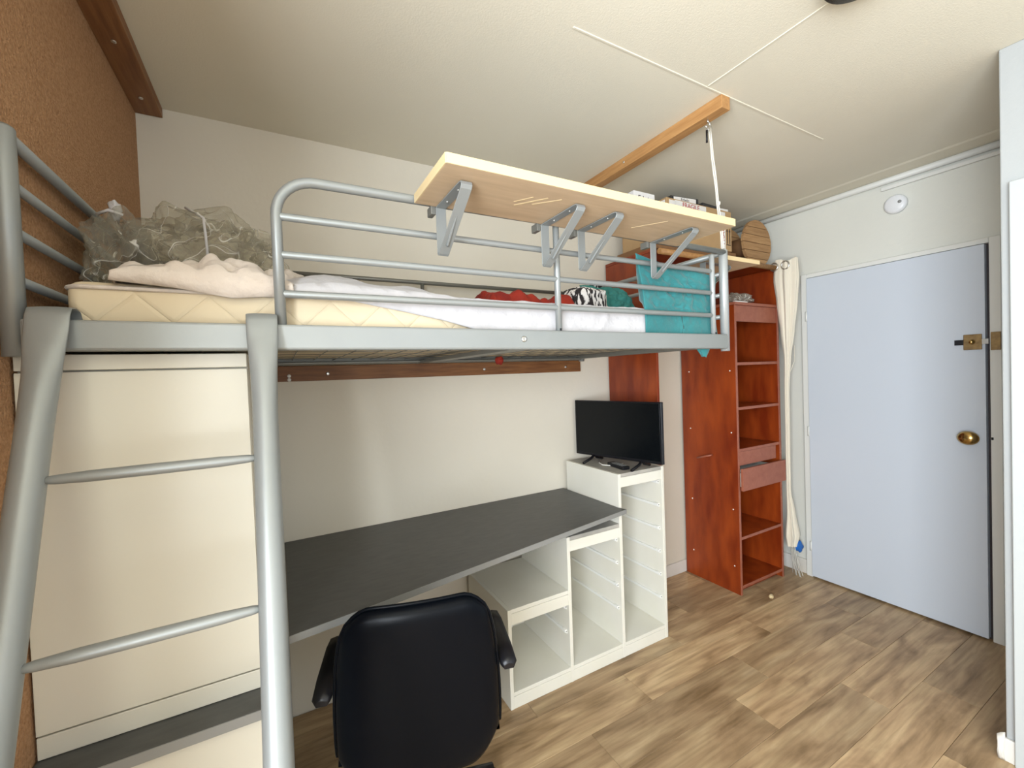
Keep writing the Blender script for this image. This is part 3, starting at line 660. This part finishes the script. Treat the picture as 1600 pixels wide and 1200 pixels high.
# ------------------------------------------------------------------ shelves on the bed
def bracket(parent_add, P, out, side, m):
    """triangular strip-steel bracket. P = top of the vertical leg, out = unit outward vector, side = unit sideways"""
    P, out, side = Vector(P), Vector(out), Vector(side); up_ = Vector((0, 0, 1)); w = .014; th_ = .0025
    def strip(pts, nrm=None):
        bm = BM(); R = []
        pts = [Vector(p) for p in pts]
        for i, p in enumerate(pts):
            tv = (pts[min(i+1, len(pts)-1)]-pts[max(i-1, 0)]).normalized(); nn = side.cross(tv).normalized()
            R.append([bm.verts.new(p+side*s*w+nn*k*th_) for s, k in ((-1, -.5), (1, -.5), (1, .5), (-1, .5))])
        for A, B in zip(R, R[1:]):
            for k in range(4): bm.faces.new((A[k], A[(k+1) % 4], B[(k+1) % 4], B[k]))
        bm.faces.new(R[0]); bm.faces.new(R[-1]); bmesh.ops.recalc_face_normals(bm, faces=bm.faces); return bm
    A = P; B = P-up_*.125; Dv = P+out*.165
    loop = [A, A-up_*.06, B+up_*.006, B+out*.004-up_*.001, B+out*.012+up_*.002]
    n_ = 5
    far = Dv-up_*.012
    loop += [far+out*.006-up_*.004, far+out*.011+up_*.003, far+out*.008+up_*.010, Dv-out*.004]
    loop += [A+out*.02, A]
    br = parent_add(link('bracket', strip(loop), m, bevel=.0006, seg=1))
    # raised rib along the diagonal and screws
    tv = (far-B).normalized(); nn = side.cross(tv).normalized()
    if nn.dot(up_) > 0: nn = -nn
    a, b_ = B+out*.012+tv*.03+nn*.002, far+nn*.002-tv*.025
    o = link('bracket_rib', tube(BM(), [a, a+tv*.004, b_-tv*.004, b_], .0035, 8), m); o.parent = br
    for s in (.05, .125):
        o = link('screw', lathe(BM(), [(.0035, 0), (.003, -.002), (.001, -.0025)], P+out*s-up_*.0012, 'z', 10), steel); o.parent = br
    return br
t, add = W('rail_shelf', 'long pale birch shelf board bracketed to the top rail of the loft bed', 'shelf', (.83, .96, 1.925))
bd = add(box('shelf_board', (.330, .850, 1.926), (1.306, 1.080, 1.949), birch, bevel=.001))
add(box('edge_band', (.330, .8475, 1.9262), (1.306, .8505, 1.9488), birch_e, bevel=.0005)); add(box('edge_band', (.3275, .850, 1.9262), (.3305, 1.080, 1.9488), birch_e, bevel=.0005)); add(box('edge_band', (1.3055, .850, 1.9262), (1.3085, 1.080, 1.9488), birch_e, bevel=.0005))
for x in (.398, .727, .865, 1.185):
    br = bracket(add, (x, 1.078, 1.9235), (0, -1, 0), (1, 0, 0), silver)
    add(box('rail_clamp', (x-.026, 1.081, 1.906), (x-.012, 1.114, 1.929), silver_d, bevel=.002))
# scuffed tape marks under the board
for k, (x, y, l, w_, a) in enumerate(((.575, .945, .055, .004, .95), (.600, .950, .095, .006, .75), (.640, .935, .08, .005, .5), (1.03, .95, .11, .003, .5))):
    bm = BM(); bx(bm, (-l/2, -w_/2, 0), (l/2, w_/2, .0006)); o = link('tape_scuff', bm, birch_e); o.rotation_euler = (0, 0, -a-.15*k); o.location = (x, y, 1.9253); add(o)
t, add = W('end_shelf', 'short birch shelf bracketed to the right end rails of the loft bed', 'shelf', (1.78, 1.5, 1.93))
add(box('shelf_board', (1.628, 1.150, 1.935), (1.940, 1.640, 1.953), birch, bevel=.001)); add(box('edge_band', (1.628, 1.1475, 1.9352), (1.940, 1.1505, 1.9528), birch_e, bevel=.0005))
for y in (1.22, 1.52): bracket(add, (1.642, y, 1.9325), (1, 0, 0), (0, 1, 0), silver)

# ------------------------------------------------------------------ things on top of the wardrobe
def text(s, size, loc, rot, m, ext=.0004):
    cu = bpy.data.curves.new('lettering', 'FONT'); cu.body = s; cu.size = size; cu.extrude = ext; cu.align_x = 'CENTER'; cu.align_y = 'CENTER'
    o = bpy.data.objects.new('lettering', cu); C.objects.link(o); o.location = loc; o.rotation_euler = rot; cu.materials.append(m)
    me = bpy.data.meshes.new_from_object(o); bpy.data.objects.remove(o); o = bpy.data.objects.new('lettering', me); C.objects.link(o)
    if not me.materials: me.materials.append(m)
    o.location = loc; o.rotation_euler = rot; return o
o = box('wood_plank', (1.90, 1.69, 2.157), (2.60, 2.02, 2.199), card_d, bevel=.002); tag(o, 'dark brown plank lying on the wardrobe under the cardboard box', 'plank')
t, add = W('cardboard_box', 'large brown cardboard box with FRAGILE tape on top of the wardrobe', 'box', (2.25, 1.86, 2.2))
add(box('box_body', (1.962, 1.678, 2.2), (2.542, 2.035, 2.446), card, bevel=.002))
for x in (1.982, 2.43): add(box('tape_strip', (x-.0, 1.6765, 2.21), (x+.05, 1.6785, 2.435), paper, bevel=0))
add(box('tape_strip', (1.9605, 1.69, 2.212), (1.9625, 1.735, 2.435), paper, bevel=0)); add(box('tape_strip', (2.03, 1.6765, 2.400), (2.30, 1.6785, 2.440), paper, bevel=0))
add(text('FRAGILE', .046, (2.455, 1.6755, 2.32), (PI/2, -PI/2, 0), red_ink)); add(text('FRAGILE', .040, (2.165, 1.6755, 2.42), (PI/2, 0, 0), red_ink)); 
add(text('FRAGILE', .034, (2.007, 1.6755, 2.30), (PI/2, -PI/2, 0), red_ink))
for x in (2.497, 2.522):
    bm = BM(); prism(bm, [(x-.002, 2.245), (x+.002, 2.245), (x+.002, 2.32), (x+.007, 2.32), (x, 2.34), (x-.007, 2.32), (x-.002, 2.32)], 1.6755, 1.678, 'y'); add(link('arrow_mark', bm, black_ink))
bm = BM(); bx(bm, (2.490, 1.6757, 2.236), (2.530, 1.678, 2.240)); add(link('arrow_mark', bm, black_ink))
# flat packages on the box
def pack(name, label, cat, a, b_, m, rz=0, lab=None):
    cx, cy = (a[0]+b_[0])/2, (a[1]+b_[1])/2
    t = thing(name, label, cat, (cx, cy, a[2]), rz)
    hx, hy, h = (b_[0]-a[0])/2, (b_[1]-a[1])/2, b_[2]-a[2]
    box('cover', (-hx, -hy, 0), (hx, hy, h), m, t, bevel=.001)
    if lab:
        box('label_panel', (-hx*.8, -hy-.0012, h*.12), (hx*.8, -hy+.0005, h*.88), paper if m is dark_card else m, t, bevel=0)
        o = text(lab, min(h*.7, hx*.5), (0, -hy-.0016, h*.5 if h < .06 else h*.80), (PI/2, 0, 0), black_ink); o.parent = t
    return t
pack('game_box', 'black and white printed box lying on the cardboard box, topmost of the stack', 'box', (2.05, 1.70, 2.447), (2.26, 1.90, 2.482), dark_card, -.12, 'Erlwin')
pack('flat_box', 'grey printed flat box lying right of the black one on the cardboard box', 'box', (2.28, 1.69, 2.447), (2.42, 1.85, 2.470), dark_card, .05)
pack('flat_box', 'small pale flat box at the right end of the cardboard box top', 'box', (2.43, 1.69, 2.447), (2.53, 1.80, 2.464), paper, -.05)
lump('bread_roll', 'tan crumpled paper parcel beside the rope at the left of the cardboard box', 'parcel', (1.90, 1.60, 2.2), (.001, .001, .001), card, .2, 2, 1, sub=2)
bpy.data.objects.remove(bpy.data.objects['bread_roll'])
# small white box on the long shelf
pack('label_box', 'small white printed box on the long birch shelf', 'box', (1.04, 1.020, 1.950), (1.135, 1.075, 2.062), print_m, 0, 'Erlwin')
pack('flat_box', 'thin black flat case beside the white printed box on the long shelf', 'case', (1.145, 1.02, 1.950), (1.25, 1.075, 2.022), dark_card, 0)
# cable drum
t, add = W('cable_drum', 'round wooden cable drum with slatted end standing on the wardrobe', 'cable drum', (2.925, 1.86, 2.157))
DR, DZ, DX = .158, 2.316, 2.925
for y in (1.742, 1.94):
    n = 6
    for k in range(n):
        z0 = -DR+2*DR*k/n+.0015; z1 = -DR+2*DR*(k+1)/n-.0015; pts = []
        zs = [z0+(z1-z0)*i/5 for i in range(6)]
        R_ = [(math.sqrt(max(DR*DR-z*z, 1e-6)), z) for z in zs]
        pts = [(DX+x, DZ+z) for x, z in R_]+[(DX-x, DZ+z) for x, z in R_[::-1]]
        if k == 0: pts = pts[1:-1] if R_[0][0] < .01 else pts
        add(link('slat', prism(BM(), pts, y, y+.018+.002*(k % 2), 'y'), drum_w, bevel=.001))
add(link('drum_core', lathe(BM(), [(.066, 1.761), (.066, 1.94)], (DX, 0, DZ), 'y', 24), card_d))
# things on the column top
lump('plastic_sheet', 'crumpled grey plastic film on top of the shelf column', 'plastic film', (2.74, 1.78, 1.925), (.12, .07, .04), film_material('grey_film', .8), .35, 1.6, 12, ridges=.1)
o = box('white_slat', (2.575, 1.682, 1.888), (2.70, 1.70, 1.896), paper); tag(o, 'thin white strip at the front edge of the shelf column top', 'strip')

# ------------------------------------------------------------------ rope
t, add = W('hanging_rope', 'thin white rope running from the ceiling hook down to the bed corner post', 'rope', (1.61, 1.15, 2.48))
top = Vector((1.61, 1.150, 2.468)); bot = Vector((1.618, 1.106, 1.958))
for k, (dx, dy) in enumerate(((-.010, 0), (.004, -.004), (.012, .004))):
    p0 = top+Vector((dx*.4, dy, 0)); p1 = bot+Vector((dx*.6, dy*.5, 0))
    add(rod('strand', [p0+(p1-p0)*i/8+Vector((.002*math.sin(i*2+k), 0, 0)) for i in range(9)], .0026, rope_m, n=8))
for z in (2.15, 2.09): add(lump('knot', None, None, (1.622, 1.122, z), (.006, .006, .009), rope_m, .3, 2, z, sub=2))
add(link('pulley', lathe(BM(), [(.013, -.006), (.013, -.003), (.009, 0), (.013, .003), (.013, .006)], (1.612, 1.15, 2.462), 'y', 18), steel))
add(link('clip', tube(BM(), [(1.595, 1.150, 2.455), (1.594, 1.150, 2.405)], .004, 8), black_metal))

# ------------------------------------------------------------------ TV, remote, cables
A_, B_ = Vector((1.576, 2.078, 0)), Vector((1.713, 1.536, 0)); d_ = (B_-A_); wd = d_.length; ang = math.atan2(d_.y, d_.x)
t = thing('television', 'black flat screen television standing on the tallest storage column', 'television', ((A_.x+B_.x)/2, (A_.y+B_.y)/2, .949), ang)
ob = lambda nm, a, b_, m, bv=.002: box(nm, a, b_, m, t, bevel=bv)
ob('bezel', (-wd/2, 0, .034), (wd/2, .022, .358), tv_m, .003); ob('screen', (-wd/2+.010, -.0015, .050), (wd/2-.010, .001, .350), tv_s, .0005)
ob('back_shell', (-wd/2+.05, .022, .06), (wd/2-.05, .045, .30), tv_m, .01)
for x in (-.155, .155):
    bm = BM(); tube(bm, [(x, -.095, .006), (x, -.02, .022), (x, .012, .040), (x, .03, .022), (x, .09, .006)], .0075, 8); f = link('foot', bm, tv_m, t)
o = thing('remote_control', 'black remote control lying in front of the television', 'remote', (1.612, 1.755, .9485), -.15)
box('body', (-.0225, -.075, 0), (.0225, .075, .018), plast_b, o, bevel=.004)
for i in range(3):
    for j in range(6): box('button', (-.015+i*.012, -.055+j*.018, .018), (-.007+i*.012, -.045+j*.018, .0195), desk_e, o, bevel=.0005)
o = rod('power_cable', [(1.64, 1.93, .953), (1.60, 1.90, .952), (1.575, 1.84, .952), (1.60, 1.80, .952), (1.645, 1.79, .952), (1.69, 1.80, .953)], .0028, bulb_m, n=8); tag(o, 'thin white cable looped behind the remote control', 'cable')
o = rod('floor_cable', [(1.835, 1.90, .004), (1.87, 1.88, .004), (1.905, 1.83, .004), (1.90, 1.78, .004), (1.86, 1.76, .004), (1.835, 1.775, .004)], .003, bulb_m, n=8); tag(o, 'white cable loop on the floor beside the storage frame', 'cable')
lump('paper_scrap', 'tiny cream scrap lying on the floor in front of the wardrobe', 'scrap', (2.675, 1.560, .014), (.017, .013, .014), birch_e, .2, 1.5, 3, sub=3)

# ------------------------------------------------------------------ smoke detector, lamp
t, add = W('smoke_detector', 'round white smoke detector on the wall above the entrance door', 'smoke detector', (3.2, 1.095, 2.39))
add(link('detector_body', lathe(BM(), [(.054, 3.218), (.054, 3.205), (.050, 3.194), (.040, 3.188), (.002, 3.187)][::1] and [(.054, 0), (.054, -.014), (.050, -.024), (.040, -.029), (.002, -.030)], (3.218, 1.095, 2.391), 'x', 36), detector_m))
add(link('test_button', lathe(BM(), [(.009, 0), (.009, -.003), (.002, -.004)], (3.190, 1.070, 2.395), 'x', 14), desk_e))
t, add = W('ceiling_lamp', 'black round ceiling lamp cut off by the top edge of the picture', 'lamp', (1.43, .55, H))
add(link('lamp_shade', lathe(BM(), [(.05, 2.56), (.06, 2.555), (.062, 2.54), (.085, 2.535), (.092, 2.525), (.086, 2.516), (.03, 2.510)], (1.43, .55, 0), 'z', 40), lamp_b))

# ------------------------------------------------------------------ office chair
ca = -.264
t = thing('office_chair', 'black leather office chair with its back to the camera, pushed under the desk', 'chair', (.293, 1.09, 0), ca)
def backrest(u, v, sg):
    a, b_ = u*2-1, v
    hw = .205+.028*math.sin(min(1, b_*1.15)*PI*.5+.0)-.0; hw = .230-.040*b_**3-.006*(1-b_)
    # rounded shoulders
    zc = .375+b_*.505
    r_ = .09
    edge = abs(a)
    drop_top = .050*max(0, edge-.62)**2/.145 * (b_**6)
    rise_bot = .10*max(0, edge-.55)**2/.20*((1-b_)**4)
    th_ = max(0, 1-edge**6)**.5*max(0, 1-abs(2*b_-1)**10)**.5
    lean = -.03+(.5-b_)*.05
    curve = -.035*(a*a)+.0
    return (a*hw, .02+lean*0+(.035*(1-b_))-curve*.6+sg*.030*th_-.0, zc-drop_top+rise_bot)
bm = BM()
for sg in (-1, 1): surf(bm, 40, 40, lambda u, v: backrest(u, v, sg))
bmesh.ops.remove_doubles(bm, verts=bm.verts, dist=.0005); bmesh.ops.recalc_face_normals(bm, faces=bm.faces)
link('backrest', bm, leather, t, smooth=True)
pts = [backrest(u, 1.0, 0) for u in [.02+.96*k/20 for k in range(21)]]; L_ = [backrest(0.004, v, 0) for v in [k/12 for k in range(12)]]; R_ = [backrest(.996, v, 0) for v in [k/12 for k in range(12)]][::-1]
link('piping', tube(BM(), L_+pts+R_, .005, 8), leather, t)
bm = BM()
for sg in (-1, 1):
    surf(bm, 30, 30, lambda u, v: ((u*2-1)*.23*(1-.05*abs(v*2-1)**3), .06+v*.44, .455+sg*.040*(max(0, 1-abs(u*2-1)**6)*max(0, 1-abs(v*2-1)**8))**.5-.02*max(0, v-.8)))
bmesh.ops.remove_doubles(bm, verts=bm.verts, dist=.0005); bmesh.ops.recalc_face_normals(bm, faces=bm.faces); link('seat', bm, leather, t, smooth=True)
for s in (-1, 1):
    bm = BM()
    prof = [(-.022, -.008), (.022, -.008), (.026, 0), (.022, .012), (0, .018), (-.022, .012), (-.026, 0)]
    rings = []
    for y, z, k in ((.045, .640, .6), (.055, .648, .95), (.12, .655, 1), (.25, .655, 1), (.31, .648, .9), (.325, .64, .5)):
        rings.append([bm.verts.new((s*.250+px*k, y, z+pz*k)) for px, pz in prof])
    for A, B in zip(rings, rings[1:]):
        for k in range(7): bm.faces.new((A[k], A[(k+1) % 7], B[(k+1) % 7], B[k])).smooth = True
    bm.faces.new(rings[0]); bm.faces.new(rings[-1]); bmesh.ops.recalc_face_normals(bm, faces=bm.faces); link('arm_pad', bm, plast_b, t)
    link('arm_support', tube(BM(), [(s*.25, .30, .645), (s*.245, .33, .60), (s*.235, .32, .52), (s*.215, .27, .43), (s*.15, .24, .41)], .014, 10), plast_b, t)
    link('arm_support', tube(BM(), [(s*.24, .16, .642), (s*.225, .16, .58), (s*.205, .17, .48), (s*.17, .19, .42), (s*.12, .2, .41)], .014, 10), plast_b, t)
link('back_bar', tube(BM(), [(0, .05, .60), (0, .035, .50), (0, .06, .40), (0, .18, .39)], .018, 10), plast_b, t)
link('mechanism', bx(BM(), (-.09, .18, .375), (.09, .38, .415)), plast_b, t, bevel=.006)
link('gas_column', lathe(BM(), [(.026, .10), (.026, .25), (.016, .25), (.016, .38)], (0, .28, 0), 'z', 18), plast_b, t)
for k in range(5):
    a = k*2*PI/5+.3; c_, s_ = math.cos(a), math.sin(a)
    link('base_arm', tube(BM(), [(0, .28, .105), (c_*.12, .28+s_*.12, .10), (c_*.25, .28+s_*.25, .072)], .02, 10, radii=[.026, .022, .014]), plast_b, t)
    ca_ = link('caster', lathe(BM(), [(.010, -.02), (.026, -.018), (.027, 0), (.026, .018), (.010, .02)], (0, 0, 0), 'x', 18), plast_b, t); ca_.location = (c_*.25, .28+s_*.25, .0275); ca_.rotation_euler = (0, 0, a+.6)
